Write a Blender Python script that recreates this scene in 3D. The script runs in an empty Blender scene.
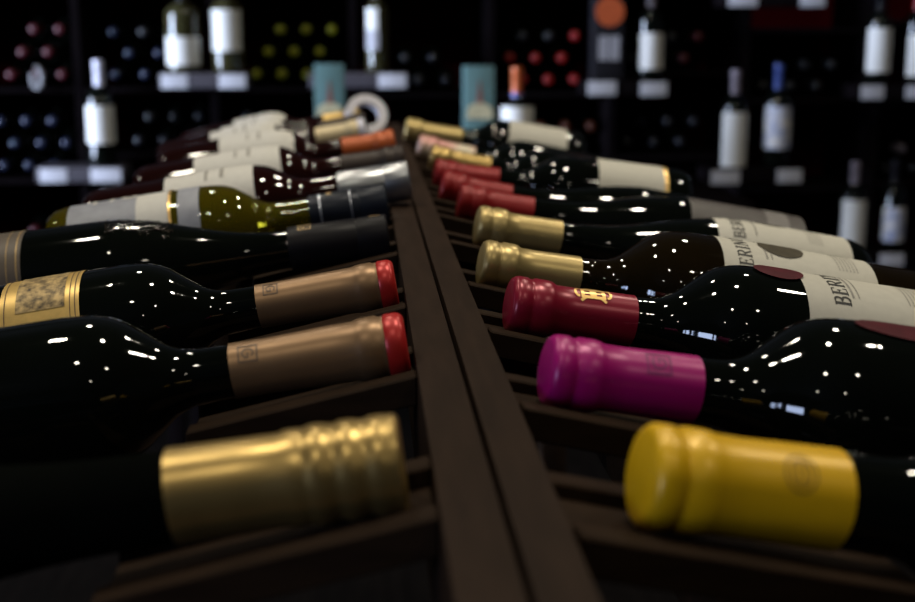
import bpy, bmesh, math, random
from mathutils import Vector, Matrix
random.seed(7)
C = bpy.context.scene.collection
R_ = math.radians

# ------------------------------------------------------------------ camera
F_PX, W, H = 1271.0, 915.0, 602.0
VPX, HOR = 364.0, 38.0                      # where lines along the ridge vanish
ZC = 1.10                                   # eye height
pitch = math.atan((H / 2 - HOR) / F_PX)
yaw = math.atan((W / 2 - VPX) / math.hypot(F_PX, H / 2 - HOR))
cam_d = bpy.data.cameras.new('camera')
cam = bpy.data.objects.new('camera', cam_d)
C.objects.link(cam)
cam.location = (0, 0, ZC)
ROT = Matrix.Rotation(-yaw, 3, 'Z') @ Matrix.Rotation(math.pi / 2 - pitch, 3, 'X')
cam.rotation_euler = ROT.to_euler()
cam_d.sensor_width = 36.0
cam_d.lens = F_PX * 36.0 / W
cam_d.clip_start = 0.02
cam_d.dof.use_dof = True
cam_d.dof.focus_distance = 0.62
cam_d.dof.aperture_fstop = 8.5
bpy.context.scene.camera = cam


def ray(px, py):
    return ROT @ Vector(((px - W / 2) / F_PX, -(py - H / 2) / F_PX, -1.0))


def at_z(px, py, z):
    d = ray(px, py)
    t = (z - ZC) / d.z
    return Vector((d.x * t, d.y * t, z))


def at_y(px, py, y):
    d = ray(px, py)
    t = y / d.y
    return Vector((d.x * t, y, ZC + d.z * t))


# --------------------------------------------------------------- materials
MATS = {}


def mat(name, color, rough=0.5, metal=0.0, noise=0.0, scale=40.0, spec=0.5, trans=0.0, ior=1.5, bump=0.0,
        stretch=(1, 1, 1), color2=None, coat=0.0):
    if name in MATS:
        return MATS[name]
    m = bpy.data.materials.new(name)
    m.use_nodes = True
    nt = m.node_tree
    b = nt.nodes['Principled BSDF']
    b.inputs['Base Color'].default_value = (*color, 1)
    b.inputs['Roughness'].default_value = rough
    b.inputs['Metallic'].default_value = metal
    b.inputs['Specular IOR Level'].default_value = spec
    b.inputs['Transmission Weight'].default_value = trans
    b.inputs['IOR'].default_value = ior
    b.inputs['Coat Weight'].default_value = coat
    if noise or bump:
        tc = nt.nodes.new('ShaderNodeTexCoord')
        mp = nt.nodes.new('ShaderNodeMapping')
        mp.inputs['Scale'].default_value = stretch
        nz = nt.nodes.new('ShaderNodeTexNoise')
        nz.inputs['Scale'].default_value = scale
        nz.inputs['Detail'].default_value = 6
        nt.links.new(tc.outputs['Object'], mp.inputs['Vector'])
        nt.links.new(mp.outputs['Vector'], nz.inputs['Vector'])
        if noise:
            rp = nt.nodes.new('ShaderNodeValToRGB')
            c2 = color2 or tuple(c * (1 - noise) for c in color)
            rp.color_ramp.elements[0].position = 0.32
            rp.color_ramp.elements[1].position = 0.68
            rp.color_ramp.elements[0].color = (*c2, 1)
            rp.color_ramp.elements[1].color = (*color, 1)
            nt.links.new(nz.outputs['Fac'], rp.inputs['Fac'])
            nt.links.new(rp.outputs['Color'], b.inputs['Base Color'])
        if bump:
            bp = nt.nodes.new('ShaderNodeBump')
            bp.inputs['Strength'].default_value = bump
            bp.inputs['Distance'].default_value = 0.001
            nt.links.new(nz.outputs['Fac'], bp.inputs['Height'])
            nt.links.new(bp.outputs['Normal'], b.inputs['Normal'])
    MATS[name] = m
    return m


M_matte = mat('dull_black_glass', (0.003, 0.0035, 0.003), 0.45, noise=0.4, scale=15, spec=0.0)
M_dark = mat('dark_wine_glass', (0.003, 0.004, 0.003), 0.035, noise=0.4, scale=15)
M_redglass = mat('dark_red_wine_glass', (0.014, 0.0035, 0.003), 0.05, noise=0.3, scale=15)
M_amber = mat('amber_brown_glass', (0.017, 0.011, 0.004), 0.03, trans=0.5, noise=0.3, scale=30)
M_olive = mat('olive_green_glass', (0.26, 0.21, 0.010), 0.02, trans=0.8, ior=1.36, noise=0.1, scale=10)
M_clear = mat('pale_olive_glass', (0.06, 0.055, 0.022), 0.05, trans=0.4, noise=0.2, scale=20)
M_rack = mat('dark_stained_wood', (0.0250, 0.0145, 0.0088), 0.62, noise=0.35, scale=26, stretch=(1, 6, 6), bump=0.15, spec=0.05)
M_ridge = mat('dark_stained_ridge_wood', (0.0265, 0.0155, 0.0103), 0.62, noise=0.3, scale=26, stretch=(6, 0.8, 6), bump=0.15, spec=0.06)
M_shelf = mat('black_brown_shelf_wood', (0.006, 0.0045, 0.005), 0.7, noise=0.4, scale=18, stretch=(6, 6, 1), spec=0.0)
M_back = mat('deep_red_panel', (0.10, 0.002, 0.008), 0.8, noise=0.25, scale=6, spec=0.05)
M_ledge = mat('grey_ledge', (0.050, 0.043, 0.052), 0.5, noise=0.15, scale=20)
M_paper = mat('white_label_paper', (0.52, 0.495, 0.43), 0.65, noise=0.06, scale=220)
M_paper2 = mat('bright_label_paper', (0.60, 0.58, 0.54), 0.6, noise=0.05, scale=200)
M_card = mat('price_card', (0.45, 0.44, 0.47), 0.6, noise=0.04, scale=120)
M_ink = mat('black_ink', (0.02, 0.018, 0.016), 0.6, noise=0.2, scale=200)
M_greyink = mat('grey_ink', (0.30, 0.28, 0.25), 0.6, noise=0.2, scale=200)
M_gilt = mat('gilt_foil', (0.85, 0.55, 0.20), 0.35, metal=0.8, noise=0.15, scale=300)
M_goldlabel = mat('gold_label_paper', (0.78, 0.52, 0.17), 0.38, metal=0.55, noise=0.18, scale=160)
M_engrave = mat('engraved_picture_ink', (0.60, 0.42, 0.18), 0.5, metal=0.3, noise=1, scale=260, color2=(0.05, 0.035, 0.02))
M_greylabel = mat('grey_brown_label', (0.060, 0.049, 0.047), 0.5, noise=0.3, scale=60)
M_brownlabel = mat('dark_brown_label', (0.10, 0.075, 0.055), 0.5, noise=0.25, scale=90)
M_slatelabel = mat('blue_grey_label', (0.30, 0.31, 0.36), 0.5, noise=0.25, scale=70)

CAPS = {
    'yellow': mat('yellow_foil', (0.80, 0.46, 0.006), 0.36, 0.1, noise=0.12, scale=60),
    'magenta': mat('magenta_foil', (0.40, 0.002, 0.17), 0.34, 0.1, noise=0.12, scale=60),
    'burgundy': mat('burgundy_foil', (0.27, 0.008, 0.030), 0.30, 0.2, noise=0.12, scale=60),
    'red': mat('red_foil', (0.24, 0.009, 0.011), 0.38, 0.15, noise=0.12, scale=60, spec=0.3),
    'topred': mat('bright_red_foil', (0.50, 0.020, 0.018), 0.34, 0.25, noise=0.1, scale=60),
    'gold': mat('gold_foil', (0.50, 0.37, 0.15), 0.36, 0.6, noise=0.15, scale=60),
    'oldgold': mat('old_gold_foil', (0.50, 0.34, 0.12), 0.34, 0.8, noise=0.18, scale=70),
    'tan': mat('tan_foil', (0.27, 0.160, 0.082), 0.40, 0.55, noise=0.12, scale=60),
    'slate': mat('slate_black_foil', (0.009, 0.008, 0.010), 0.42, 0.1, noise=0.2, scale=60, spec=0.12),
    'navy': mat('navy_foil', (0.016, 0.019, 0.028), 0.36, 0.2, noise=0.2, scale=60, spec=0.15),
    'silver': mat('silver_foil', (0.42, 0.43, 0.46), 0.33, 0.9, noise=0.15, scale=50),
    'brown': mat('dark_brown_foil', (0.040, 0.028, 0.024), 0.4, 0.15, noise=0.2, scale=60, spec=0.25),
    'orange': mat('orange_foil', (0.46, 0.095, 0.02), 0.40, 0.2, noise=0.15, scale=60),
    'cream': mat('cream_foil', (0.62, 0.50, 0.30), 0.40, 0.2, noise=0.15, scale=60),
    'pink': mat('pink_white_foil', (0.60, 0.25, 0.23), 0.40, 0.3, noise=0.5, scale=40, color2=(0.62, 0.55, 0.42)),
    'lime': mat('yellow_green_foil', (0.22, 0.23, 0.005), 0.40, 0.1, noise=0.12, scale=60),
    'pale': mat('pale_blue_foil', (0.018, 0.022, 0.045), 0.16, 0.3, noise=0.12, scale=60),  # near-black foil, blue tint painted in for window glints
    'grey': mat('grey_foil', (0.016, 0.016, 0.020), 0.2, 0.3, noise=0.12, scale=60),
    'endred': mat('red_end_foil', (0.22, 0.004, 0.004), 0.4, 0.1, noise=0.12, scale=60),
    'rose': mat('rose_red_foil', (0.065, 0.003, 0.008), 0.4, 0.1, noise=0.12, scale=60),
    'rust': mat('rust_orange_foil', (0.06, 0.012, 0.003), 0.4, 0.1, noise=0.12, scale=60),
    'black': mat('black_foil', (0.010, 0.010, 0.012), 0.4, 0.1, noise=0.2, scale=60),  # black stands in for shade on the unlit caps in the piles
    'blue': mat('blue_foil', (0.05, 0.075, 0.24), 0.36, 0.3, noise=0.12, scale=60),
    'lavender': mat('lavender_white_foil', (0.66, 0.64, 0.74), 0.4, 0.1, noise=0.08, scale=60),
    'mauve': mat('mauve_grey_foil', (0.24, 0.20, 0.23), 0.4, 0.2, noise=0.1, scale=60),
}


# ----------------------------------------------------------------- helpers
def finish(name, bm, m, parent=None, sharp=40, recalc=True):
    if recalc:
        bmesh.ops.recalc_face_normals(bm, faces=bm.faces)
    me = bpy.data.meshes.new(name)
    bm.to_mesh(me)
    bm.free()
    for p in me.polygons:
        p.use_smooth = True
    me.set_sharp_from_angle(angle=R_(sharp))
    for mm in (m if isinstance(m, (list, tuple)) else [m]):
        me.materials.append(mm)
    o = bpy.data.objects.new(name, me)
    C.objects.link(o)
    if parent:
        o.parent = parent
    return o


def tag(o, label, cat, group=None):
    o['label'] = label
    o['category'] = cat
    if group:
        o['group'] = group
    return o


def thing(name, label, cat, group=None, mtx=None):
    o = bpy.data.objects.new(name, None)
    o.empty_display_size = 0.02
    C.objects.link(o)
    if mtx is not None:
        o.matrix_world = mtx
    return tag(o, label, cat, group)


def structure(o):
    o['kind'] = 'structure'
    return o


def lathe(prof, seg=64, axis='X'):
    """Revolve (u, r) round the local axis; r == 0 closes an end."""
    bm = bmesh.new()
    rings = []
    for u, r in prof:
        if r <= 1e-6:
            rings.append([bm.verts.new((u, 0, 0) if axis == 'X' else (0, 0, u))])
        else:
            ring = []
            for k in range(seg):
                a = 2 * math.pi * k / seg
                ring.append(bm.verts.new((u, r * math.sin(a), r * math.cos(a)) if axis == 'X'
                                         else (r * math.cos(a), r * math.sin(a), u)))
            rings.append(ring)
    for a, b in zip(rings, rings[1:]):
        if len(a) == 1 and len(b) == 1:
            continue
        for k in range(seg):
            k2 = (k + 1) % seg
            if len(a) == 1:
                bm.faces.new((a[0], b[k2], b[k]))
            elif len(b) == 1:
                bm.faces.new((a[k], a[k2], b[0]))
            else:
                bm.faces.new((a[k], a[k2], b[k2], b[k]))
    return bm


def box(bm, lo, hi, bev=0.0):
    x0, y0, z0 = lo
    x1, y1, z1 = hi
    v = [bm.verts.new(p) for p in ((x0, y0, z0), (x1, y0, z0), (x1, y1, z0), (x0, y1, z0),
                                   (x0, y0, z1), (x1, y0, z1), (x1, y1, z1), (x0, y1, z1))]
    fs = [bm.faces.new([v[i] for i in q]) for q in
          ((0, 3, 2, 1), (4, 5, 6, 7), (0, 1, 5, 4), (1, 2, 6, 5), (2, 3, 7, 6), (3, 0, 4, 7))]
    if bev:
        es = list({e for f in fs for e in f.edges})
        bmesh.ops.bevel(bm, geom=es, offset=bev, segments=2, affect='EDGES', profile=0.6)
    return bm


def boxobj(name, lo, hi, m, parent=None, bev=0.0):
    return finish(name, box(bmesh.new(), lo, hi, bev), m, parent, sharp=30)


def smooth_profile(pts, n=5):
    """Catmull-Rom through (u, r)."""
    out = []
    P = [pts[0]] + list(pts) + [pts[-1]]
    for i in range(1, len(P) - 2):
        p0, p1, p2, p3 = P[i - 1], P[i], P[i + 1], P[i + 2]
        for k in range(n):
            t = k / n
            q = []
            for d in (0, 1):
                q.append(0.5 * (2 * p1[d] + (p2[d] - p0[d]) * t + (2 * p0[d] - 5 * p1[d] + 4 * p2[d] - p3[d]) * t * t
                                + (3 * p1[d] - p0[d] - 3 * p2[d] + p3[d]) * t ** 3))
            out.append(tuple(q))
    out.append(pts[-1])
    return out


def interp(prof, u):
    for (a, ra), (b, rb) in zip(prof, prof[1:]):
        if a <= u <= b and b > a:
            return ra + (rb - ra) * (u - a) / (b - a)
    return prof[-1][1]


# bottle outlines, u measured from the cap end towards the base
BORD = smooth_profile([(0.058, 0.0123), (0.072, 0.0125), (0.083, 0.0133), (0.091, 0.0165), (0.099, 0.0225), (0.107, 0.0280),
                       (0.116, 0.0312), (0.128, 0.0324), (0.150, 0.0326), (0.285, 0.0322)])
BURG = smooth_profile([(0.058, 0.0123), (0.072, 0.0128), (0.088, 0.0145), (0.105, 0.0180), (0.122, 0.0228), (0.142, 0.0282),
                       (0.162, 0.0318), (0.185, 0.0334), (0.285, 0.0332)])
FLUTE = smooth_profile([(0.058, 0.0123), (0.080, 0.0126), (0.105, 0.0138), (0.130, 0.0168), (0.160, 0.0215), (0.190, 0.0268), (0.220, 0.0300), (0.250, 0.0312), (0.285, 0.0310)])
BASE = [(0.292, 0.0312), (0.297, 0.0280), (0.299, 0.0230), (0.297, 0.0180), (0.280, 0.0080), (0.276, 0.0)]


def glass_profile(shape, rk, nk, ub=0.299, sh=0.0):
    side = {'bord': BORD, 'burg': BURG, 'flute': FLUTE}[shape]
    side = [(u + sh * min(1, max(0, (u - 0.06) / 0.015)), r) for u, r in side]
    pr = [(u, r * (nk + (rk - nk) * min(1, max(0, (r - 0.0123) / 0.02)))) for u, r in side if u < ub - 0.015]
    pr.append((ub - 0.014, pr[-1][1]))
    return pr, [(u - 0.299 + ub, r * rk) for u, r in BASE]


def patch(prof, u0, u1, a0, a1, off=0.0004, nu=10, na=40, shape=None):
    """A sheet wrapped round the bottle between u0..u1 and the angles a0..a1 (0 = on top)."""
    bm = bmesh.new()
    g = []
    for i in range(nu + 1):
        u = u0 + (u1 - u0) * i / nu
        row = []
        for k in range(na + 1):
            a = a0 + (a1 - a0) * k / na
            r = interp(prof, u) + off
            row.append(bm.verts.new((u, r * math.sin(a), r * math.cos(a))))
        g.append(row)
    for i in range(nu):
        for k in range(na):
            bm.faces.new((g[i][k], g[i][k + 1], g[i + 1][k + 1], g[i + 1][k]))
    return bm


def ellipse_patch(prof, uc, ac, ru, ra, off=0.0008, n=36, rings=5):
    bm = bmesh.new()
    def P(u, a):
        r = interp(prof, u) + off
        return bm.verts.new((u, r * math.sin(a), r * math.cos(a)))
    c = P(uc, ac)
    prev = None
    for j in range(1, rings + 1):
        ring = [P(uc + ru * j / rings * math.cos(2 * math.pi * k / n), ac + ra * j / rings * math.sin(2 * math.pi * k / n)) for k in range(n)]
        for k in range(n):
            k2 = (k + 1) % n
            if prev is None:
                bm.faces.new((c, ring[k], ring[k2]))
            else:
                bm.faces.new((prev[k], ring[k], ring[k2], prev[k2]))
        prev = ring
    return bm


def strokes(bm, prof, lines, uc, sc, off=0.0006, step=0.0012):
    """Lines of ink: each is (width, [(x, y), ...]); x runs round the bottle, y runs towards the neck."""
    def P(x, y):
        u = uc - y
        r = interp(prof, u)
        a = (sc + x) / r
        r += off
        return bm.verts.new((u, r * math.sin(a), r * math.cos(a)))
    for w, pts in lines:
        for (xa, ya), (xb, yb) in zip(pts, pts[1:]):
            L = math.hypot(xb - xa, yb - ya)
            if L < 1e-7:
                continue
            nx, ny = -(yb - ya) / L * w / 2, (xb - xa) / L * w / 2
            ex, ey = (xb - xa) / L * w * 0.3, (yb - ya) / L * w * 0.3
            n = max(1, int(L / step))
            prev = None
            for i in range(n + 1):
                t = i / n
                x, y = xa - ex + (xb - xa + 2 * ex) * t, ya - ey + (yb - ya + 2 * ey) * t
                cur = (P(x + nx, y + ny), P(x - nx, y - ny))
                if prev:
                    bm.faces.new((prev[0], prev[1], cur[1], cur[0]))
                prev = cur


def arc(cx, cy, rx, ry, a0, a1, n=10):
    return [(cx + rx * math.cos(R_(a0 + (a1 - a0) * i / n)), cy + ry * math.sin(R_(a0 + (a1 - a0) * i / n))) for i in range(n + 1)]


T, t_ = 0.17, 0.075                                   # thick and thin strokes of a roman letter one unit high
GLYPH = {
    'B': (0.72, [(T, [(.14, 0), (.14, 1)]), (t_, [(.0, 0), (.4, 0)]), (t_, [(.0, 1), (.38, 1)]), (t_, [(.14, .53), (.4, .53)]),
                 (T * .8, arc(.38, .77, .2, .23, 90, -90)), (T * .85, arc(.4, .26, .24, .26, 90, -90))]),
    'E': (0.68, [(T, [(.14, 0), (.14, 1)]), (t_, [(.0, 0), (.58, 0), (.6, .2)]), (t_, [(.0, 1), (.54, 1), (.56, .82)]),
                 (t_, [(.14, .52), (.42, .52)]), (t_, [(.42, .42), (.42, .62)])]),
    'R': (0.78, [(T, [(.14, 0), (.14, 1)]), (t_, [(.0, 0), (.28, 0)]), (t_, [(.0, 1), (.38, 1)]), (t_, [(.14, .5), (.38, .5)]),
                 (T * .8, arc(.38, .75, .2, .25, 90, -90)), (T * .9, [(.36, .5), (.64, .02)]), (t_, [(.6, 0), (.74, 0)])]),
    'I': (0.36, [(T, [(.15, 0), (.15, 1)]), (t_, [(.0, 0), (.3, 0)]), (t_, [(.0, 1), (.3, 1)])]),
    'N': (0.88, [(t_, [(.12, 0), (.12, 1)]), (T, [(.12, 1), (.68, 0)]), (t_, [(.68, 0), (.68, 1)]), (t_, [(.0, 0), (.24, 0)]),
                 (t_, [(.0, 1), (.14, 1)]), (t_, [(.56, 1), (.8, 1)])]),
    'G': (0.84, [(T * .75, arc(.42, .5, .38, .5, 40, 320, 18)), (T * .8, [(.7, .16), (.7, .44)]), (t_, [(.56, .44), (.8, .44)])]),
}


def word(text, h):
    out, x = [], 0.0
    for ch in text:
        adv, ls = GLYPH[ch]
        for w, pts in ls:
            out.append((w * h, [(x + px * h, py * h) for px, py in pts]))
        x += (adv + 0.13) * h
    return out, x


def microtext(width, y, h, seed):
    """Illegibly small print: broken dashes."""
    rnd = random.Random(seed)
    out, x = [], 0.0
    while x < width:
        l = rnd.uniform(0.0006, 0.0016)
        out.append((h, [(x, y), (x + l, y)]))
        x += l + rnd.uniform(0.0007, 0.0011)
    return out


# --------------------------------------------------------- a lying bottle
def cap_profile(style, L, lip, nk, flare=None):
    """(u, r) of the foil; lip and neck radii in metres."""
    n0 = 0.0126 * nk
    if style == 'screw':
        pr = [(0, 0), (0, lip * .9), (0.0012, lip)]
        for k in range(3):
            b = 0.004 + k * 0.009
            pr += [(b, lip), (b + 0.0012, lip * 1.018), (b + 0.0046, lip * 1.018), (b + 0.0060, lip * .975), (b + 0.0075, lip * .975)]
        pr += [(0.033, lip * .99), (0.036, lip * .94), (L * .7, lip * .95), (L, lip * .97)]
        return pr
    if style == 'long':
        return [(0, 0), (0, lip * .92), (0.001, lip), (0.018, lip), (0.019, lip * .97), (0.0205, lip * .97), (0.0215, lip),
                (L * .98, lip), (L, lip * .985)]
    return [(0, 0), (0, lip * .80), (0.0006, lip * .90), (0.002, lip * .975), (0.0035, lip), (0.0075, lip), (0.0085, lip * .955),
            (0.0105, lip * .955), (0.0115, lip), (0.0175, lip * .995), (0.0195, lip * .97), (0.0215, flare or n0),
            (0.03, (flare or n0) * 0.99), (L * .8, n0 * 1.02), (L, n0 * 1.035)]


BOT = []


def lying_bottle(px, py, h, side, cap, label, group, shape='bord', rk=1.0, nk=1.0, lip=0.0140, tan=0.175, yawd=0.0, L=0.062,
                 style='std', glass=None, top=None, ub=0.299, sh=0.0):
    p = at_z(px, py, ZC - h)
    ang = math.atan(tan)
    mtx = Matrix.Translation(p) @ Matrix.Rotation(R_(yawd) + (0 if side > 0 else math.pi), 4, 'Z') @ Matrix.Rotation(ang, 4, 'Y')
    # empty sits at the base of the bottle
    basem = mtx @ Matrix.Translation((ub, 0, 0))
    t = thing('wine_bottle', label, 'bottle', group, basem)
    side_pr, base_pr = glass_profile(shape, rk, nk, ub, sh)
    off = Vector((-ub, 0, 0))

    def put(name, bm, m, par=None, sharp=40, recalc=True):
        bmesh.ops.translate(bm, verts=bm.verts, vec=off)
        return finish(name, bm, m, par or t, sharp, recalc)
    full = [(L - 0.006, 0), (L - 0.006, side_pr[0][1] * .98)] + [q for q in side_pr if q[0] > L - 0.006] + base_pr
    put('glass', lathe(full, 72), glass or M_dark)
    cp = cap_profile(style, L, lip, nk, lip * 0.93 if top == 'topred' else None)
    if top:
        cut = 0.0088
        a = [q for q in cp if q[0] <= cut]
        b = [q for q in cp if q[0] > cut - 0.001]
        put('capsule_top', lathe(a + [(cut, 0)], 64), CAPS[top])['label'] = 'white rounded end of the capsule' if top == 'lavender' else 'red foil end of the capsule'
        c = put('capsule', lathe([(cut, 0), (cut, b[0][1])] + b + [(L, 0.0)], 64), CAPS[cap])
    else:
        c = put('capsule', lathe(cp + [(L, 0.0)], 64), CAPS[cap])
    info = dict(t=t, put=put, prof=side_pr, capprof=cp[1:], cap=c, mtx=mtx, p=p, tan=tan, rk=rk, side=side,
                lip=lip, R=max(r for _, r in side_pr), yaw=yawd, sh=sh)
    BOT.append(info)
    return info


def add_label(b, u0, u1, m, a0=-100, a1=100, rim=None):
    l = b['put']('label', patch(b['prof'], u0, u1, R_(a0), R_(a1)), m)
    if rim:
        bm = patch(b['prof'], u0 - 0.0002, u0 + 0.0016, R_(a0), R_(a1), off=0.0007, nu=1)
        b['put']('label_rim', bm, rim, l)
    return l


def add_ink(b, parent, name, lines, uc, sc, m, cap=False, off=0.0006):
    bm = bmesh.new()
    strokes(bm, b['capprof'] if cap else b['prof'], lines, uc, sc, off)
    return b['put'](name, bm, m, parent)


def square_mark(s):
    q = s / 2
    return [(s * .10, [(-q, -q), (q, -q), (q, q), (-q, q), (-q, -q)]),
            (s * .10, arc(0, 0, q * .55, q * .6, 50, 330, 10)), (s * .10, [(0, 0), (q * .5, 0), (q * .5, -q * .4)])]


GR = 'bottles lying on the right slope of the rack'
GL = 'bottles lying on the left slope of the rack'
HC = 0.123

# right slope, nearest first
b = lying_bottle(640, 475, HC, 1, 'yellow', 'dark bottle with yellow foil capsule, nearest on the right slope', GR, rk=1.0, nk=1.17, lip=0.0156,
                 tan=0.185, L=0.0600, yawd=5)
R0 = b
add_ink(b, b['cap'], 'embossed_mark', [(0.0006, arc(0, 0, .006, .005, 0, 360, 24)), (0.0006, arc(0, 0, .004, .003, 0, 360, 16))] +
        [(0.0006, [(-.004, -.001), (.004, -.001)]), (0.0006, [(-.003, .001), (.003, .001)])], 0.043, -0.0125,
        mat('dark_yellow_ink', (0.36, 0.20, 0.01), 0.5, noise=0.2, scale=200), True, 0.0002)
add_ink(b, b['cap'], 'embossed_mark', [(0.0008, [(-.001, -.006), (.001, -.002), (-.001, .002), (.001, .006)])], 0.046, 0.005,
        MATS['dark_yellow_ink'], True, 0.0002)
b = lying_bottle(545, 370, HC, 1, 'magenta', 'dark bottle with bright magenta foil capsule, second on the right slope', GR, rk=1.10, nk=1.02, sh=-0.010,
                 lip=0.0141, tan=0.172, L=0.0590, yawd=4)
R1 = b
add_ink(b, b['cap'], 'embossed_mark', square_mark(.009) + [(0.0006, [(-.003, .002), (.003, .002)])], 0.041, -0.0085,
        mat('dark_magenta_ink', (0.24, 0.004, 0.13), 0.5, noise=0.2, scale=200), True, 0.0002)
l = add_label(b, 0.165, 0.250, M_paper)
s = b['put']('seal', ellipse_patch(b['prof'], 0.1390, R_(-9), 0.0230, R_(14)), mat('red_seal', (0.075, 0.005, 0.012), 0.6, noise=0.25, scale=150, spec=0.15))  # oval patch of red colour laid on the glass
s['label'] = 'oval red seal on the glass'
b = lying_bottle(508, 304, HC, 1, 'burgundy', 'dark bottle with burgundy capsule bearing a gold crest, right slope', GR, rk=1.08, nk=0.97, sh=-0.011,
                 lip=0.0139, tan=0.172, L=0.0605, yawd=4)
R2 = b
k = 0.0032
crest = []
for sx in (-1, 1):
    x = sx * 1.0
    crest += [(.55 * k, [(q[0] * k, q[1] * k) for q in [(x - .75, -.9), (x + .75, -.9), (x + .75, .9), (x - .75, .9), (x - .75, -.9)]]),
              (.30 * k, [((x - .6) * k, 0), ((x + .6) * k, 0)])]
    crest += [(.40 * k, [(q[0] * k, q[1] * k) for q in arc(sx * 2.4, .1, .55, .9, 90 if sx > 0 else 90, -90 if sx > 0 else 270)]),
              (.45 * k, [(sx * 1.2 * k, -.9 * k), (sx * 2.0 * k, -1.6 * k)])]
crest += [(.4 * k, [(q[0] * k, q[1] * k) for q in arc(0, .9, 1.5, .55, 0, 180)])]
crest = [(w, [(y * .95, -x * 0.92) for x, y in pts]) for w, pts in crest]
add_ink(b, b['cap'], 'gold_crest', crest, 0.0385, -0.0050, M_gilt, True, 0.0004)['label'] = 'gold crest printed on the burgundy foil'
l = add_label(b, 0.136, 0.231, M_paper)
ls, wd = word('BERINGER', 0.0078)
add_ink(b, l, 'lettering', ls, 0.158, -0.0260, M_ink)
add_ink(b, l, 'small_print', microtext(0.040, -0.0045, 0.0012, 3) + microtext(0.030, -0.0075, 0.0007, 4), 0.156, -0.020, M_greyink)
add_ink(b, l, 'small_print', sum([microtext(0.034, -i * 0.0022, 0.0006, 10 + i) for i in range(6)], []), 0.190, -0.020, M_greyink)
s = b['put']('seal', ellipse_patch(b['prof'], 0.1265, R_(-9), 0.0125, R_(14), 0.0010), mat('red_seal', (0.3, 0.03, 0.06)))
s['label'] = 'oval red seal on the glass'
b = lying_bottle(480, 263, HC, 1, 'gold', 'amber brown bottle with gold capsule, fourth on the right slope', GR, rk=1.10, nk=0.95, sh=-0.013,
                 lip=0.0136, tan=0.180, L=0.0560, yawd=3, glass=M_amber, ub=0.275)
R3 = b
l = add_label(b, 0.130, 0.222, M_paper)
ls, wd = word('BERINGER', 0.0078)
add_ink(b, l, 'lettering', ls, 0.147, -0.0345, M_ink)
add_ink(b, l, 'small_print', microtext(0.040, -0.0045, 0.0012, 3) + microtext(0.030, -0.0075, 0.0007, 4), 0.152, -0.020, M_greyink)
add_ink(b, l, 'small_print', sum([microtext(0.034, -i * 0.0022, 0.0006, 20 + i) for i in range(6)], []), 0.200, -0.020, M_greyink)
s = b['put']('seal', ellipse_patch(b['prof'], 0.168, R_(-9), 0.0135, R_(18)), mat('olive_seal', (0.075, 0.062, 0.042), 0.6, noise=0.3, scale=150, spec=0.15))  # oval patch of olive colour across the label
s['label'] = 'oval olive seal across the label'
b = lying_bottle(476, 225, HC, 1, 'gold', 'dark bottle with gold capsule, farther of the two neighbouring gold ones, right slope', GR, rk=0.97,
                 nk=0.95, lip=0.0138, tan=0.180, L=0.0575, yawd=2, shape='burg', ub=0.275)
R4 = b
l = add_label(b, 0.160, 0.255, M_paper)
ls, wd = word('BERINGER', 0.0078)
add_ink(b, l, 'lettering', ls, 0.178, -0.0250, M_ink)
add_ink(b, l, 'small_print', microtext(0.040, -0.0045, 0.0012, 5), 0.182, -0.020, M_greyink)
add_ink(b, l, 'small_print', sum([microtext(0.034, -i * 0.0022, 0.0006, 30 + i) for i in range(5)], []), 0.225, -0.020, M_greyink)
s = b['put']('seal', ellipse_patch(b['prof'], 0.203, R_(9), 0.0110, R_(14)), MATS['olive_seal'])
s['label'] = 'oval olive seal across the label'
b = lying_bottle(458, 201, HC, 1, 'red', 'dark bottle with red capsule and grey brown label, nearest of three red ones', GR, rk=0.98, nk=0.97,
                 lip=0.0142, tan=0.180, L=0.058, shape='burg', ub=0.275)
R5 = b
l = add_label(b, 0.176, 0.268, M_greylabel)
add_ink(b, l, 'label_panel', [(0.018, [(-.02, 0), (.02, 0)])], 0.246, 0.0, mat('light_grey_panel', (.17, .155, .15), .5, noise=.2, scale=90))
b = lying_bottle(441, 186, HC, 1, 'red', 'dark bottle with red capsule, middle of the three red ones on the right slope', GR, rk=0.98, nk=0.97,
                 lip=0.0142, tan=0.205, L=0.060, shape='burg', ub=0.255)
R6 = b
b = lying_bottle(434, 173.5, HC, 1, 'red', 'dark bottle with red capsule and white label, farthest of three red ones', GR, rk=0.98, nk=0.97,
                 lip=0.0142, tan=0.130, L=0.060, ub=0.240)
R7 = b
add_label(b, 0.149, 0.211, M_paper)
bm = patch(b['prof'], 0.211, 0.2145, R_(-100), R_(100), nu=1)
b['put']('label_rim', bm, M_gilt)['label'] = 'gilt edge of the label'
b = lying_bottle(430, 157, HC, 1, 'oldgold', 'dark bottle with gold capsule just behind the three red capsules', GR, rk=0.98, nk=0.97, lip=0.0142,
                 tan=0.205, L=0.064, ub=0.255)
R8 = b
b = lying_bottle(418, 146, HC, 1, 'pink', 'dark bottle with pinkish white capsule, last but one on the right slope', GR, rk=0.98, nk=0.97,
                 lip=0.0142, tan=0.215, L=0.066, ub=0.255)
R9 = b
b = lying_bottle(405, 129, 0.112, 1, 'gold', 'dark bottle with pale gold capsule, farthest on the right slope', GR, rk=0.98, nk=0.97, lip=0.0148,
                 tan=0.170, L=0.072, ub=0.228)
R10 = b
add_label(b, 0.128, 0.202, M_paper)

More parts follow.
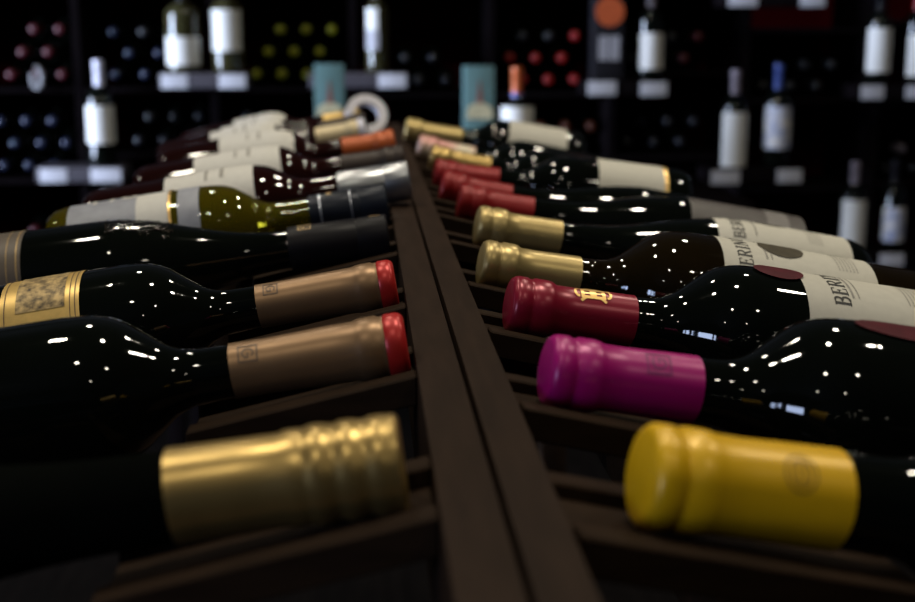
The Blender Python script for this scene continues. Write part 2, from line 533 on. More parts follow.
# left slope, nearest first
b = lying_bottle(404, 462, HC, -1, 'oldgold', 'dark bottle with ridged old gold capsule, nearest on the left slope', GL, rk=1.0, nk=1.09,
                 lip=0.0148, tan=0.130, L=0.0685, style='screw', shape='flute', glass=M_matte)
L0 = b
b = lying_bottle(407, 343, HC, -1, 'tan', 'dark bottle with red tipped tan capsule, nearer of two such bottles', GL, rk=1.0, nk=0.88,
                 lip=0.0133, tan=0.148, L=0.0720, top='topred', sh=0.006)
L1 = b
M_tanink = mat('brown_ink', (0.13, 0.075, 0.04), 0.5, noise=0.2, scale=200)
add_ink(b, b['cap'], 'stamped_mark', square_mark(.0075), 0.064, 0.0085, M_tanink, True, 0.0002)
b = lying_bottle(396, 283, HC, -1, 'tan', 'dark bottle with red tipped tan capsule and gold picture label', GL, rk=1.0, nk=0.86,
                 lip=0.0127, tan=0.160, L=0.0710, top='topred', sh=0.006)
L2 = b
add_ink(b, b['cap'], 'stamped_mark', square_mark(.0070), 0.063, 0.0065, M_tanink, True, 0.0002)
l = add_label(b, 0.153, 0.192, M_goldlabel)
l['label'] = 'gold paper label'
b['put']('label_picture', patch(b['prof'], 0.160, 0.184, R_(-42), R_(50), off=0.0007), M_engrave, l)['label'] = 'dark engraved picture on the gold label'
add_ink(b, l, 'label_border', [(0.0005, [(-.05, 0), (.05, 0)]), (0.0004, [(-.05, -.0025), (.05, -.0025)]), (0.0005, [(-.05, -.0345), (.05, -.0345)])],
        0.155, 0, M_tanink)
b = lying_bottle(389, 236, HC, -1, 'slate', 'dark slope-shouldered bottle with black capsule and embossed crest', GL, shape='burg', rk=1.0, nk=0.97,
                 lip=0.0142, tan=0.125, L=0.0630, style='long')
L3 = b
add_ink(b, b['cap'], 'gold_mark', square_mark(.0075), 0.052, 0.0035, mat('dull_gold_ink', (0.40, 0.27, 0.12), 0.45, metal=0.4, noise=0.2, scale=200), True, 0.0002)
add_ink(b, b['cap'], 'gold_mark', square_mark(.006), 0.0075, -.001, MATS['dull_gold_ink'], True, 0.0002)
lines = [(0.0009, arc(0, 0, .010, .013, 0, 360, 30)), (0.0008, arc(0, 0, .0065, .009, 0, 360, 24)), (0.0010, [(-.007, -.012), (.007, .012)]),
         (0.0010, [(.007, -.012), (-.007, .012)]), (0.0009, arc(0, .013, .006, .004, 0, 360, 14)), (0.0009, arc(0, -.016, .012, .004, 180, 360, 14))]
rnd = random.Random(5)
for i in range(60):
    x, y = rnd.uniform(-.013, .013), rnd.uniform(-.020, .020)
    lines.append((0.0012, [(x, y), (x + .0008, y + .0006)]))
add_ink(b, None, 'embossed_crest', lines, 0.152, 0.006, mat('embossed_glass', (0.02, 0.016, 0.012), 0.12, noise=0.5, scale=300, bump=0.6), False, 0.0008)
l = add_label(b, 0.222, 0.282, M_brownlabel)
add_ink(b, l, 'label_border', [(0.0010, [(-.05, 0), (.05, 0)]), (0.0006, [(-.05, -.006), (.05, -.006)])], 0.2245, 0, MATS['dull_gold_ink'])
b = lying_bottle(388, 203, 0.1165, -1, 'navy', 'olive glass bottle with navy capsule and grey label, beside the silver one', GL, rk=1.0, nk=1.0,
                 lip=0.0142, tan=0.150, L=0.0560, style='long', glass=M_olive, ub=0.240)
L4 = b
add_ink(b, b['cap'], 'silver_bands', [(0.0014, [(-.03, 0), (.03, 0)]), (0.0008, [(-.03, .022), (.03, .022)])], 0.048, 0,
        mat('silver_ink', (0.45, 0.48, 0.55), 0.3, metal=0.7, noise=0.1, scale=200), True, 0.0002)
add_ink(b, b['cap'], 'gold_mark', [(0.004, [(-.003, 0), (.003, 0)])], 0.041, 0.001, MATS['dull_gold_ink'], True, 0.0002)
l = add_label(b, 0.150, 0.222, M_slatelabel, rim=M_gilt)
add_ink(b, l, 'white_panel', [(0.022, [(-.005, 0), (.04, 0)])], 0.163, 0.014, M_paper2)
add_ink(b, l, 'lettering', [(0.0035, arc(0, 0, .004, .004, 0, 360, 12)), (0.0025, [(-.006, -.012), (.006, -.012)]), (0.0025, [(-.006, -.024), (.006, -.024)])],
        0.180, 0.001, M_paper2, off=0.0008)
b['put']('shoulder_label', patch(b['prof'], 0.130, 0.145, R_(-90), R_(90)), M_slatelabel)['label'] = 'narrow grey band label on the olive glass'
b = lying_bottle(410, 180, 0.1090, -1, 'silver', 'dark red bottle with silver capsule overhanging the ridge, white label', GL, rk=0.97, nk=1.10,
                 lip=0.0155, tan=0.155, L=0.0560, style='long', glass=M_redglass, ub=0.252)
L5 = b
l = add_label(b, 0.118, 0.186, M_paper2)
add_ink(b, l, 'lettering', microtext(0.03, 0, 0.003, 41) + microtext(0.03, -.012, 0.002, 42), 0.142, -.012, M_greyink)
far = [
    (405, 159, 0.1100, 'brown', 'dark red bottle with near-black capsule, between silver and orange capsules', 0.0142, 0.0590, (0.112, 0.190)),
    (395, 142, 0.1085, 'orange', 'dark red bottle with orange capsule and white label', 0.0142, 0.0560, (0.105, 0.182)),
    (366, 129, 0.1070, 'cream', 'dark red bottle with white ended cream capsule next behind the orange capsule', 0.0140, 0.0600, (0.105, 0.182)),
    (366, 122, 0.1060, 'brown', 'dark red bottle with dark capsule, last but one on the left slope', 0.0140, 0.0600, (0.105, 0.182)),
    (360, 115.5, 0.1050, 'oldgold', 'dark red bottle with gold capsule, farthest on the left slope', 0.0140, 0.0500, (0.100, 0.170)),
]
for i, (x, y, h, cc, lab, lip, cl, lb) in enumerate(far):
    b = lying_bottle(x, y, h, -1, cc, lab, GL, rk=0.98, nk=1.0, lip=lip, tan=(0.155, 0.150, 0.195, 0.215, 0.225)[i], L=cl, glass=M_redglass, top='lavender' if cc == 'cream' else None, ub=0.248)
    l = add_label(b, lb[0], lb[1], M_paper2)
    add_ink(b, l, 'lettering', microtext(0.03, 0, 0.003, 51 + i) + microtext(0.03, -.012, 0.002, 62 + i), 0.140, -.012, M_greyink)

# -------------------------------------------------------------- the rack
RT = ZC - 0.1285                                       # ridge top
xl, xr = at_z(454, 600, RT).x, at_z(602, 600, RT).x
xc = at_z(532, 600, RT).x
Y0, Y1 = 0.12, 1.98
rack = thing('wine_rack', 'long dark wooden two-sided rack with a flat ridge, bottles lying on both slopes', 'wine rack', None,
             Matrix.Translation((xc, (Y0 + Y1) / 2, 0)))
org = Vector((xc, (Y0 + Y1) / 2, 0))


def rpart(name, lo, hi, m=M_rack, bev=0.0008):
    return boxobj(name, Vector(lo) - org, Vector(hi) - org, m, rack, bev)


rpart('ridge_plank', (xl, Y0, RT - 0.05), (xc - 0.0009, Y1, RT), M_ridge)
rpart('ridge_plank', (xc + 0.0009, Y0, RT - 0.05), (xr, Y1, RT), M_ridge)


def sloped(name, x0, x1, y0, y1, ztop0, slope, th, piv=None, yaw=0.0):
    """A slat running out from the ridge and downwards; x0 is its ridge end."""
    bm = bmesh.new()
    z1 = ztop0 - abs(x1 - x0) * slope
    vs = [bm.verts.new(Vector(p) - org) for p in ((x0, y0, ztop0 - th), (x1, y0, z1 - th), (x1, y1, z1 - th), (x0, y1, ztop0 - th),
                                                  (x0, y0, ztop0), (x1, y0, z1), (x1, y1, z1), (x0, y1, ztop0))]
    for q in ((0, 3, 2, 1), (4, 5, 6, 7), (0, 1, 5, 4), (1, 2, 6, 5), (2, 3, 7, 6), (3, 0, 4, 7)):
        bm.faces.new([vs[i] for i in q])
    if yaw:
        bmesh.ops.rotate(bm, verts=bm.verts, cent=Vector((x0, piv, 0)) - org, matrix=Matrix.Rotation(R_(yaw), 3, 'Z'))
    bmesh.ops.bevel(bm, geom=list(bm.edges), offset=0.0007, segments=1, affect='EDGES')
    return finish(name, bm, M_rack, rack, 30)


low = {1: [], -1: []}
for b in BOT:
    sd, p = b['side'], b['p']
    edge = xr if sd > 0 else xl
    xe = p.x + sd * (0.088 + min(b['sh'], 0) * 1.5)
    sl = 0.235
    half = max(b['lip'], 0.0135) + 0.0012
    run = (p.x - edge) * sd                            # ridge edge to the cap end
    ztop_cap = min(RT - 0.0015 - max(run, 0) * sl, p.z - 0.008)
    ztop = ztop_cap + max(run, 0) * sl if run > 0 else min(RT - 0.002, p.z - 0.008)
    ztop = min(ztop, RT - 0.0015)
    for sgn in (-1, 1):
        a, c = p.y + sgn * half, p.y + sgn * (half + 0.011)
        sloped('support_rail', edge + sd * 0.0002, xe, min(a, c), max(a, c), ztop, sl, 0.012, p.y, b['yaw'])
    zb = p.z - b['lip'] - 0.0006 + run * sl if run > 0 else min(RT - 0.012, p.z - b['lip'] - 0.001)
    sloped('trough_board', edge + sd * 0.0002, xe, p.y - half + 0.0004, p.y + half - 0.0004, min(zb, RT - 0.006), max(sl, b['tan'] + 0.06), 0.005, p.y, b['yaw'])
    q = b['mtx'] @ Vector((0.228, 0, 0))
    low[sd].append((abs(q.x - xc), q.z - b['R'] / math.cos(math.atan(b['tan']))))
for sd in (1, -1):
    zmin = min(z for _, z in low[sd])
    xm = 0.245
    lo_x, hi_x = sorted((xc + sd * (xm - 0.012), xc + sd * (xm + 0.012)))
    rpart('cross_beam', (lo_x, Y0, zmin - 0.036), (hi_x, Y1, zmin - 0.002))
    lo_x, hi_x = sorted((xc + sd * 0.092, xc + sd * 0.116))
    rpart('cross_beam', (lo_x, Y0, RT - 0.105), (hi_x, Y1, RT - 0.078))
for yy in (Y0 + 0.02, Y1 - 0.06):
    rpart('tie_beam', (xc - 0.30, yy, RT - 0.20), (xc + 0.30, yy + 0.04, RT - 0.165))
    for sx in (-1, 1):
        lo_x, hi_x = sorted((xc + sx * 0.235, xc + sx * 0.275))
        rpart('leg', (lo_x, yy, 0.0), (hi_x, yy + 0.04, RT - 0.165))
    rpart('post', (xc - 0.014, yy, RT - 0.165), (xc + 0.014, yy + 0.04, RT - 0.05))

# --------------------------------------------------------------- the room
M_floor = mat('dark_floor', (0.006, 0.0045, 0.0035), 0.8, noise=0.4, scale=6, stretch=(8, 1, 1), spec=0.03)
M_wall = mat('dim_wall', (0.03, 0.026, 0.026), 0.8, noise=0.2, scale=4)
M_ceil = mat('dark_ceiling', (0.030, 0.027, 0.028), 0.9, noise=0.2, scale=4)
XA, XB, YA, YB, ZT = -3.6, 3.6, -3.6, 4.25, 2.75
structure(boxobj('floor', (XA - .1, YA - .1, -0.1), (XB + .1, YB + .1, 0), M_floor))
structure(boxobj('ceiling', (XA - .1, YA - .1, ZT), (XB + .1, YB + .1, ZT + 0.1), M_ceil))
structure(boxobj('wall_back', (XA - .1, YB, 0), (XB + .1, YB + 0.1, ZT), M_wall))
structure(boxobj('wall_right', (XB, YA, 0), (XB + 0.1, YB, ZT), M_wall))
structure(boxobj('wall_front', (XA - .1, YA - .1, 0), (XB + .1, YA, ZT), M_wall))
# the left wall has one tall shop window near the shelves
WY0, WY1, WZ0, WZ1 = 1.6, 3.1, 0.08, 2.25
bm = bmesh.new()
box(bm, (XA - .1, YA, 0), (XA, WY0, ZT))
box(bm, (XA - .1, WY1, 0), (XA, YB, ZT))
box(bm, (XA - .1, WY0, 0), (XA, WY1, WZ0))
box(bm, (XA - .1, WY0, WZ1), (XA, WY1, ZT))
structure(finish('wall_left', bm, M_wall, None, 30))

# ------------------------------------------------- shelving along the back
YS = 3.74                                              # front of the shelving
YD = 4.14
PXM = (at_y(500, 40, YS).x - at_y(400, 40, YS).x) / 100


def sx_(px): return at_y(px, 60, YS).x
def sz_(py): return at_y(480, py, YS).z


uprights = [-62, 77, 213, 353, 491, 613, 746, 880, 1014]
floors = [  # shelf front edges (photo rows) in each bay
    [-9, 87, 176, 262], [-9, 87, 152, 230], [-9, 87, 150, 230], [-9, 93, 165, 240], [-9, 93, 163, 240], [-9, 72, 157, 240],
    [28, 100, 190, 270], [20, 104, 186, 275]]
unit_words = ['at the far left edge of the wall', 'holding pale-capped bottles, second bay from the left', 'holding the yellow-green capped pile',
              'behind the white ring', 'holding the pile of bright red caps', 'holding dim grey caps, right of the orange disc box',
              'behind the white labelled and blue capped bottles', 'at the far right edge of the wall']
TOPZ = ZC + 0.55
for i in range(8):
    xa, xb = sx_(uprights[i]), sx_(uprights[i + 1])
    o = Vector(((xa + xb) / 2, (YS + YD) / 2, 0))
    u = thing('shelf_unit', 'black brown wine shelf unit ' + unit_words[i], 'shelf unit', 'wine shelf units along the back wall', Matrix.Translation(o))
    def up(name, lo, hi, m): return boxobj(name, Vector(lo) - o, Vector(hi) - o, m, u, 0.001)
    up('side_panel', (xa + 0.0005, YS, 0), (xa + 0.011, YD, TOPZ), M_shelf)
    up('side_panel', (xb - 0.011, YS, 0), (xb - 0.0005, YD, TOPZ), M_shelf)
    up('back_panel', (xa + 0.011, YD - 0.012, 0), (xb - 0.011, YD, TOPZ), M_back)
    for py in floors[i] + [330]:
        z = sz_(py)
        up('shelf_board', (xa + 0.0115, YS + 0.002, z - 0.012), (xb - 0.0115, YD - 0.0125, z), M_shelf)
    up('shelf_board', (xa + 0.0115, YS + 0.002, TOPZ - 0.02), (xb - 0.0115, YD - 0.0125, TOPZ), M_shelf)

# bottles lying in the bays, foil ends to the front
PILE_MESH = {}
RB = 0.0365


def pile_meshes(cap):
    if 'g' not in PILE_MESH:
        pr = [(0.03, 0), (0.03, 0.0130), (0.075, 0.0140), (0.092, 0.0190), (0.108, 0.0310), (0.122, RB - 0.0007), (0.285, RB - 0.0007), (0.294, 0.032), (0.294, 0)]
        o = finish('glass', lathe(pr, 24), M_dark)
        PILE_MESH['g'] = o.data
        bpy.data.objects.remove(o)
    if cap not in PILE_MESH:
        pr = [(0, 0), (0.0004, 0.0050), (0.0016, 0.0090), (0.0036, 0.0120), (0.0065, 0.0138), (0.016, 0.0142), (0.019, 0.0138), (0.058, 0.0145), (0.058, 0)]
        o = finish('capsule', lathe(pr, 24), CAPS[cap])
        PILE_MESH[cap] = o.data
        bpy.data.objects.remove(o)
    return PILE_MESH['g'], PILE_MESH[cap]


MPY = Matrix.Rotation(math.pi / 2, 4, 'Z')
ORD = ['first', 'second', 'third', 'fourth', 'fifth']


def pile(bay, shelf_py, rows, cap, desc, where, skew=None):
    """rows: lists of photo x, bottom row first; they nest in the hollows of the row below."""
    xa, xb = sx_(uprights[bay]) + 0.0115, sx_(uprights[bay + 1]) - 0.0115
    zf = sz_(shelf_py)
    rowname = {1: ['only row'], 2: ['bottom row', 'top row'], 3: ['bottom row', 'middle row', 'top row'],
               4: ['bottom row', 'second row', 'third row', 'top row']}[len(rows)]
    z = zf + RB + 0.0005
    prev = None
    for r, xs in enumerate(rows):
        pts = [sx_(x) for x in xs]
        if prev:
            d = min(abs(p - q) for p in pts for q in prev)
            z += math.sqrt(max((2 * RB) ** 2 - d * d, (1.0 * RB) ** 2)) + 0.0004
        prev = pts
        for k, x in enumerate(pts):
            c = cap[r][k] if isinstance(cap, list) else cap
            g, cm = pile_meshes(c)
            y = YS + 0.035
            o = bpy.data.objects.new('wine_bottle', g)
            C.objects.link(o)
            o.matrix_world = Matrix.Translation((x, y, z)) @ MPY
            od = {1: ['alone in'], 2: ['left in', 'right in'], 3: ['leftmost in', 'middle in', 'rightmost in']}[len(pts)][k] + ' '
            tag(o, f'{desc} bottle end, {od}{rowname[r]}, pile {where}', 'bottle', 'bottles piled ' + where)
            cc = bpy.data.objects.new('capsule', cm)
            C.objects.link(cc)
            cc.parent = o


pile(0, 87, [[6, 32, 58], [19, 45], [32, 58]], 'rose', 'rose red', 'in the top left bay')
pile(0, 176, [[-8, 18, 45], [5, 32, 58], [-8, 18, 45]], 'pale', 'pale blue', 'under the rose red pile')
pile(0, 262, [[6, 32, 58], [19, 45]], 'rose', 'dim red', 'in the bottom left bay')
pile(1, 87, [[112, 142, 172], [127, 157], [112, 142, 172]], [['pale', 'pale', 'black'], ['pale', 'pale'], ['pale', 'black', 'pale']], 'blue-white', 'in the second bay')
pile(1, 152, [[132, 158.5, 185], [144.5, 170, 195.5]], [['grey', 'grey', 'grey'], ['black', 'black', 'grey']], 'grey capped', 'under the pale label ledge')
pile(2, 87, [[254, 280, 306], [267, 293, 319], [280, 306, 332]], 'lime', 'yellow-green', 'beside the left teal box')
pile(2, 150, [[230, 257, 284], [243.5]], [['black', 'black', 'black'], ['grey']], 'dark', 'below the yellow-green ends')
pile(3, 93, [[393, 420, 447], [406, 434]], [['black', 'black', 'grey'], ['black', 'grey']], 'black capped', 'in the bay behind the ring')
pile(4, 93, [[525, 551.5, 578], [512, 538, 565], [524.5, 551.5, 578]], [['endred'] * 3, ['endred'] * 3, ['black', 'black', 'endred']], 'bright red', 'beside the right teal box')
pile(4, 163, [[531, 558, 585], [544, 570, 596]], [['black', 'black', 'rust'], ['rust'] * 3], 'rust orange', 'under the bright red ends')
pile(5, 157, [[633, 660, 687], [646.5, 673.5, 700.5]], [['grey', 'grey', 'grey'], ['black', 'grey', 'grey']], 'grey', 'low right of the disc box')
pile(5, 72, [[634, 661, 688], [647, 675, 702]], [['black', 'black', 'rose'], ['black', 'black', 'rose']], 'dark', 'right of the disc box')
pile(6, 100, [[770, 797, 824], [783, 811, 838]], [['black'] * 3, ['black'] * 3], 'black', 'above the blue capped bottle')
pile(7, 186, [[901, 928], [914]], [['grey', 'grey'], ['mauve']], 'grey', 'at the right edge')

# ledges in front of the uprights, bottles on them and price cards
YL0, YL1 = 3.60, 3.7400
YBT = 3.672


def lz(py): return at_y(480, py, YL0).z
def lx(px): return at_y(px, 60, YL0).x


ledges = [(28, 117, 165, 'at the lower left, carrying the lavender capped bottle'), (158, 247, 73, 'carrying two white labelled bottles, upper left'),
          (308, 408, 73, 'behind the left teal box'), (586, 670, 81, 'carrying the orange disc box'), (714, 810, 171, 'carrying the blue capped bottle'),
          (722, 824, -9, 'cut by the top edge of the photo'), (860, 940, 86, 'at the upper right edge'), (838, 930, 258, 'low at the right edge')]
for a, c, py, wd in ledges:
    z = lz(py)
    o = boxobj('display_ledge', (lx(a), YL0, z - 0.040), (lx(c), YL1, z), M_ledge if py in (165, 73) else M_shelf, None, 0.002)
    cx = Vector(((lx(a) + lx(c)) / 2, (YL0 + YL1) / 2, z - 0.04))
    o.data.transform(Matrix.Translation(-cx))
    o.location = cx
    tag(o, 'narrow dark display ledge ' + wd, 'ledge', 'display ledges on the shelf uprights')

cards = [(32, 60, 165, 'left card on the ledge of the lavender capped bottle'), (84, 115, 165, 'under the lavender capped bottle'),
         (160, 187, 73, 'under the squat white label bottle'), (218, 245, 73, 'under the tall white label olive bottle'),
         (378, 406, 73, 'above the white ring'), (588, 617, 81, 'under the box with the orange disc'),
         (641, 668, 82, 'under the bottle right of the orange disc'), (716, 745, 172, 'under the grey capped white label bottle'),
         (783, 808, 171, 'under the blue capped bottle'), (726, 755, -9, 'left of two cut by the top edge'), (797, 822, -9, 'right of two cut by the top edge'),
         (863, 886, 86, 'under the upper right white label bottle'), (908, 932, 86, 'at the upper right edge of the photo'),
         (893, 918, 258, 'low at the right edge of the photo')]
for a, c, py, wd in cards:
    z = lz(py)
    xa, xb = lx(a), lx(c)
    bm = box(bmesh.new(), (-(xb - xa) / 2, -0.0008, -0.020), ((xb - xa) / 2, 0.0008, 0.018), 0.0004)
    o = finish('price_card', bm, M_card, None, 30)
    o.location = ((xa + xb) / 2, YL0 - 0.0012, z - 0.020)
    tag(o, 'white price card ' + wd, 'price card', 'price cards on the ledges')


def standing(px, base_py, lab, cap, glass, labels, top_py=None, y=YBT, z=None, R=0.040, capL=0.090, extra=None, lkind=None, group='bottles standing on the ledges'):
    """A bottle standing on a ledge; label rows in photo pixels."""
    x = at_y(px, 100, y).x
    zb = z if z is not None else lz(base_py) + 0.0004
    ztop = at_y(px, top_py, y).z if top_py is not None else zb + 0.300
    hgt = ztop - zb
    t = thing('wine_bottle', lab, 'bottle', group, Matrix.Translation((x, y, zb)))
    k = hgt / 0.30
    pr = [(0.012, 0), (0.001, R * .7), (0.0, R * .86), (0.004, R * .97), (0.010, R), (0.185 * k, R), (0.197 * k, R * .95), (0.208 * k, R * .78),
          (0.218 * k, R * .52), (0.228 * k, 0.0138), (0.24 * k, 0.0130), (0.295 * k, 0.0125), (0.295 * k, 0)]
    finish('glass', lathe(pr, 40, 'Z'), glass, t)
    c0 = hgt - capL
    cp = [(c0, 0), (c0, 0.0142), (hgt - 0.020, 0.0136), (hgt - 0.018, 0.0148), (hgt - 0.001, 0.0146), (hgt, 0.0135), (hgt, 0)]
    finish('capsule', lathe(cp, 32, 'Z'), CAPS[cap], t)
    for (pa, pb, m, a0, a1) in labels:
        za, zb2 = at_y(px, pb, y).z - zb, at_y(px, pa, y).z - zb
        bm = bmesh.new()
        g = []
        for i in range(2):
            g.append([bm.verts.new(((R + .0006) * math.sin(R_(a0 + (a1 - a0) * j / 30)), -(R + .0006) * math.cos(R_(a0 + (a1 - a0) * j / 30)), (za, zb2)[i])) for j in range(31)])
        for j in range(30):
            bm.faces.new((g[0][j], g[0][j + 1], g[1][j + 1], g[1][j]))
        finish('label', bm, m, t)
    return t


WH = M_paper2
M_pict = mat('picture_label_print', (0.75, 0.70, 0.62), 0.6, noise=1, scale=26, color2=(0.16, 0.22, 0.45))
M_orange = mat('orange_disc_print', (0.42, 0.075, 0.018), 0.5, noise=0.2, scale=60)
A = -75
standing(100, 165, 'bottle with lavender white capsule and white label on the lower left ledge', 'lavender', M_dark, [(105, 143, WH, A, 75)], 60)
standing(186, 73, 'squat white label bottle standing left of the olive one', 'slate', M_clear, [(37, 65, WH, A, 75)], -22, R=0.048)
standing(230, 73, 'olive glass bottle with tall white label, above the yellow-green ends', 'slate', M_clear, [(10, 51, WH, A, 62)], -28, R=0.044)
standing(378, 73, 'slim bottle with grey and white label standing above the ring', 'slate', M_clear, [(8, 30, WH, A, 5), (30, 50, mat('grey_label', (.3, .29, .31), .5, noise=.2, scale=50), A, 10)], -25, R=0.031)  # white half patch paints the window's reflected strip; only the grey is label
standing(648, 81, 'dark bottle with white label right of the orange disc box', 'mauve', M_dark, [(33, 69, WH, -60, 80)], -16, R=0.039)
standing(735, 171, 'dark bottle with grey capsule and tall white label', 'mauve', M_dark, [(112, 166, WH, A, 75)], 70, R=0.038)
standing(778, 171, 'dark bottle with blue capsule and picture label', 'blue', M_dark, [(106, 148, M_pict, A, 75)], 64, R=0.041)
standing(875, 86, 'dark bottle with tall white label at upper right', 'slate', M_dark, [(28, 72, WH, -80, 75)], -14, R=0.036)
standing(912, 86, 'white label bottle with red capsule cut by the right edge', 'endred', M_dark, [(35, 76, WH, -60, 75)], -14, R=0.036)
standing(860, 258, 'dim white label bottle low at the right, above the dark corner', 'mauve', M_dark, [(199, 247, WH, A, 75)], 162, R=0.038)
standing(901, 258, 'dim bottle with orange and blue picture label low at the right edge', 'slate', M_dark, [(206, 240, M_pict, A, 75)], 160, R=0.036)

# the boxed bottle with an orange disc
x = at_y(606, 60, YBT).x
zb = lz(81) + 0.0004
t = thing('gift_box', 'dark grey bottle box with an orange disc and grey label', 'box', None, Matrix.Translation((x, YBT, zb)))
boxobj('box_body', (-0.042, -0.042, 0), (0.042, 0.042, 0.32), mat('dark_grey_card', (0.012, 0.011, 0.013), 0.5, noise=0.2, scale=40, spec=0.1), t, 0.002)
bm = lathe([(0, 0), (0, 0.041), (0.0012, 0.041), (0.0012, 0)], 40, 'Z')
bmesh.ops.rotate(bm, verts=bm.verts, cent=(0, 0, 0), matrix=Matrix.Rotation(R_(90), 3, 'X'))
o = finish('disc', bm, M_orange, t)
o.location = (0, -0.0421, at_y(606, 12, YBT).z - zb)
o['label'] = 'orange disc on the box'
za, zb2 = at_y(606, 60, YBT).z - zb, at_y(606, 36, YBT).z - zb
o = boxobj('label', (-0.030, -0.0432, za), (-0.002, -0.0421, zb2), mat('grey_label', (.3, .29, .31)), t)
o = boxobj('label', (0.002, -0.0432, za), (0.030, -0.0421, zb2), MATS['grey_label'], t)

# curled paper tag hanging over the shelf edge at the left
M_tag = mat('dull_tag_paper', (0.30, 0.29, 0.30), 0.6, noise=0.3, scale=40)
bm = bmesh.new()
n = 28
rows = []
for i in range(n + 1):
    a = R_(-200 + 300 * i / n)
    xx, zz = 0.018 * math.cos(a) * (1.0), 0.036 + 0.034 * math.sin(a)
    rows.append([bm.verts.new((xx, -0.012, zz)), bm.verts.new((xx, 0.012, zz))])
for p, q in zip(rows, rows[1:]):
    bm.faces.new((p[0], p[1], q[1], q[0]))
o = finish('paper_tag', bm, M_tag)
so = o.modifiers.new('thick', 'SOLIDIFY')
so.thickness = 0.010
pt = at_y(38, 82, YS - 0.02)
o.location = (pt.x, YS - 0.024, sz_(87) - 0.006)
tag(o, 'curled grey paper tag hanging on the shelf edge at upper left', 'tag')

# ------------------------------------------- table behind the rack, with boxes
TZ = ZC - 0.395
tb = thing('display_table', 'dark table behind the far end of the rack, under the teal boxes', 'table', None, Matrix.Translation((0.2, 3.3, 0)))
boxobj('table_top', (-0.75, -0.25, TZ - 0.03), (0.75, 0.25, TZ), M_shelf, tb, 0.002)
for sx in (-0.70, 0.66):
    for sy in (-0.22, 0.18):
        boxobj('leg', (sx, sy, 0), (sx + 0.04, sy + 0.04, TZ - 0.03), M_shelf, tb, 0.002)
M_teal = mat('teal_card', (0.085, 0.165, 0.160), 0.5, noise=0.2, scale=14)
M_spire = mat('rust_brown_print', (0.20, 0.075, 0.06), 0.5, noise=0.3, scale=40)
M_creamp = mat('cream_print', (0.52, 0.46, 0.28), 0.5, noise=0.35, scale=40)
for (pa, pb, ptop, wd) in ((315, 344.5, 64, 'left teal printed bottle box, beside the yellow-green ends'), (463.5, 493, 66, 'right teal printed bottle box, beside the orange capped bottle')):
    yb = 3.35
    xa, xb = at_y(pa, 90, yb).x, at_y(pb, 90, yb).x
    zt = at_y(pa, ptop, yb).z
    w2 = (xb - xa) / 2
    t = thing('gift_box', wd, 'box', 'teal printed bottle boxes', Matrix.Translation(((xa + xb) / 2, yb, TZ + 0.0004)))
    hb = zt - TZ
    boxobj('box_body', (-w2, -w2, 0), (w2, w2, hb), M_teal, t, 0.0015)
    zz = lambda py: at_y(pa, py, yb).z - TZ
    bm = bmesh.new()
    fy = -w2 - 0.0006
    pts = [(-w2 * .9, zz(118)), (w2 * .9, zz(118)), (w2 * .8, zz(107)), (w2 * .25, zz(102)), (w2 * .12, zz(97)), (-w2 * .12, zz(97)), (-w2 * .25, zz(102)), (-w2 * .8, zz(107))]
    v = [bm.verts.new((px, fy, pz)) for px, pz in pts]
    f = bm.faces.new(v)
    r = bmesh.ops.extrude_face_region(bm, geom=[f])
    bmesh.ops.translate(bm, verts=[e for e in r['geom'] if isinstance(e, bmesh.types.BMVert)], vec=(0, 0.0005, 0))
    finish('printed_base', bm, M_creamp, t, 30)['label'] = 'cream print on the box front'
    bm = bmesh.new()
    pts = [(-w2 * .22, zz(103)), (w2 * .22, zz(103)), (w2 * .10, zz(89)), (w2 * .03, zz(80)), (-w2 * .03, zz(80)), (-w2 * .10, zz(89))]
    v = [bm.verts.new((px, fy - 0.0006, pz)) for px, pz in pts]
    f = bm.faces.new(v)
    r = bmesh.ops.extrude_face_region(bm, geom=[f])
    bmesh.ops.translate(bm, verts=[e for e in r['geom'] if isinstance(e, bmesh.types.BMVert)], vec=(0, 0.0005, 0))
    finish('printed_spire', bm, M_spire, t, 30)['label'] = 'rust brown spire print'

t = standing(517, 0, 'bottle with orange capsule and white label standing behind the rack', 'orange', M_dark, [(106, 150, WH, A, 75)], 67, y=3.25, z=TZ + 0.0004,
             R=0.043, capL=0.075, group='bottle behind the rack')
bm = lathe([(0, 0.0145), (0, 0.0152), (0.011, 0.0152), (0.011, 0.0145)], 32, 'Z')
o = finish('capsule_band', bm, CAPS['blue'], t)
o.location = (0, 0, at_y(517, 97, 3.25).z - TZ)
o['label'] = 'blue band under the orange capsule'

# white ring and ball stopper at the far end of the ridge
M_white = mat('white_plastic', (0.62, 0.60, 0.68), 0.4, noise=0.06, scale=60)
yr = 1.70
c = at_y(366, 113, yr)
bm = lathe([(-0.0065, 0.0165), (-0.0065, 0.0278), (0.0065, 0.0278), (0.0065, 0.0165), (-0.0065, 0.0165)], 56, 'Z')
bmesh.ops.rotate(bm, verts=bm.verts, cent=(0, 0, 0), matrix=Matrix.Rotation(R_(62), 3, 'X'))
o = finish('tape_roll', bm, M_white, None, 35)
zmin = min(v.co.z for v in o.data.vertices)
o.data.transform(Matrix.Translation((0, 0, -zmin)))
o.location = (c.x, yr, RT + 0.0003)
o.rotation_euler = (0, 0, R_(12))
tag(o, 'white ring lying tilted at the far end of the ridge', 'ring')

# ------------------------------------------------------------------ lights
LAMP = (1.0, 0.92, 0.74)


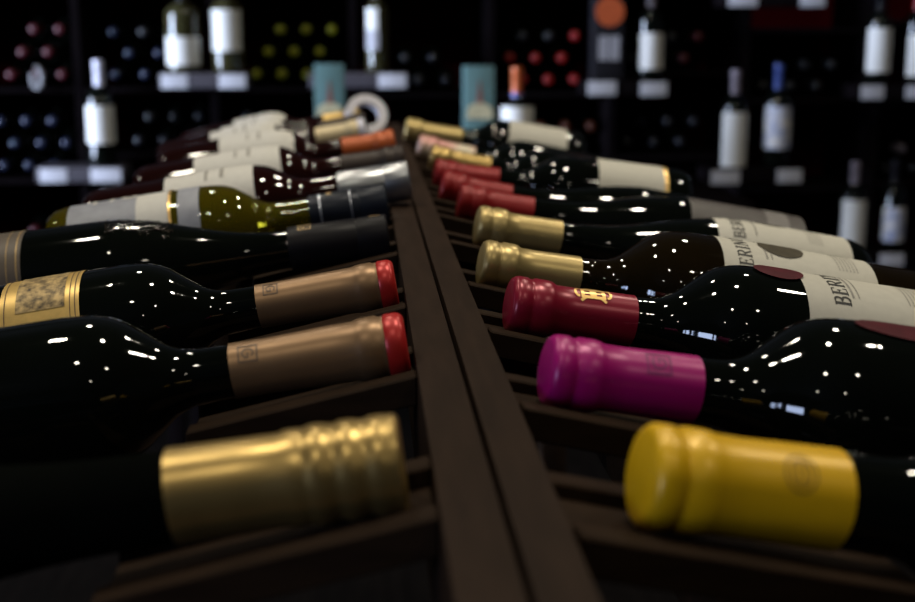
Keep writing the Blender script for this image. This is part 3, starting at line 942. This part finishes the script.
def lamp(x, y, power, size=0.13, z=ZT - 0.02, color=LAMP):
    d = bpy.data.lights.new('ceiling_lamp', 'AREA')
    d.shape = 'DISK'
    d.size = size
    d.energy = power
    d.color = color
    d.spread = R_(150)
    o = bpy.data.objects.new('ceiling_lamp', d)
    o.location = (x, y, z)
    C.objects.link(o)


for (x, y, p) in ((-0.75, 0.95, 6), (0.25, 0.85, 8), (1.35, 1.0, 7), (-0.4, 2.0, 5), (0.9, 2.0, 6), (-1.9, 1.7, 3),
                  (-0.4, -0.5, 3), (1.0, -0.7, 3), (-1.5, -1.6, 2), (0.4, -2.2, 2)):
    lamp(x, y, p)

# daylight through the window on the left
d = bpy.data.lights.new('window_daylight', 'AREA')
d.shape = 'RECTANGLE'
d.size = WY1 - WY0
d.size_y = WZ1 - WZ0
d.energy = 95
d.spread = R_(72)
d.color = (0.62, 0.74, 1.0)
o = bpy.data.objects.new('window_daylight', d)
o.location = (XA - 0.06, (WY0 + WY1) / 2, (WZ0 + WZ1) / 2)
o.rotation_euler = (R_(90), 0, R_(-74))
C.objects.link(o)

# three shop-front panes in the left wall, behind the photographer
for k in range(3):
    d = bpy.data.lights.new('shop_front_daylight', 'AREA')
    d.shape = 'RECTANGLE'
    d.size, d.size_y = 0.34, 0.7
    d.energy = 9
    d.spread = R_(110)
    d.color = (0.55, 0.68, 1.0)
    o = bpy.data.objects.new('shop_front_daylight', d)
    o.location = (XA + 0.03, -2.5 + k * 0.5, 1.55)
    o.rotation_euler = (R_(90), 0, R_(-90))
    C.objects.link(o)

w = bpy.data.worlds.new('world')
w.use_nodes = True
w.node_tree.nodes['Background'].inputs['Color'].default_value = (0.5, 0.62, 1.0, 1)
w.node_tree.nodes['Background'].inputs['Strength'].default_value = 0.3
bpy.context.scene.world = w

sc = bpy.context.scene
sc.view_settings.view_transform = 'Standard'
sc.view_settings.look = 'None'
sc.view_settings.gamma = 1.0
sc.view_settings.use_curve_mapping = False
sc.view_settings.exposure = 0.0
sc.cycles.use_denoising = True
sc.cycles.max_bounces = 8
sc.cycles.sample_clamp_indirect = 4.0
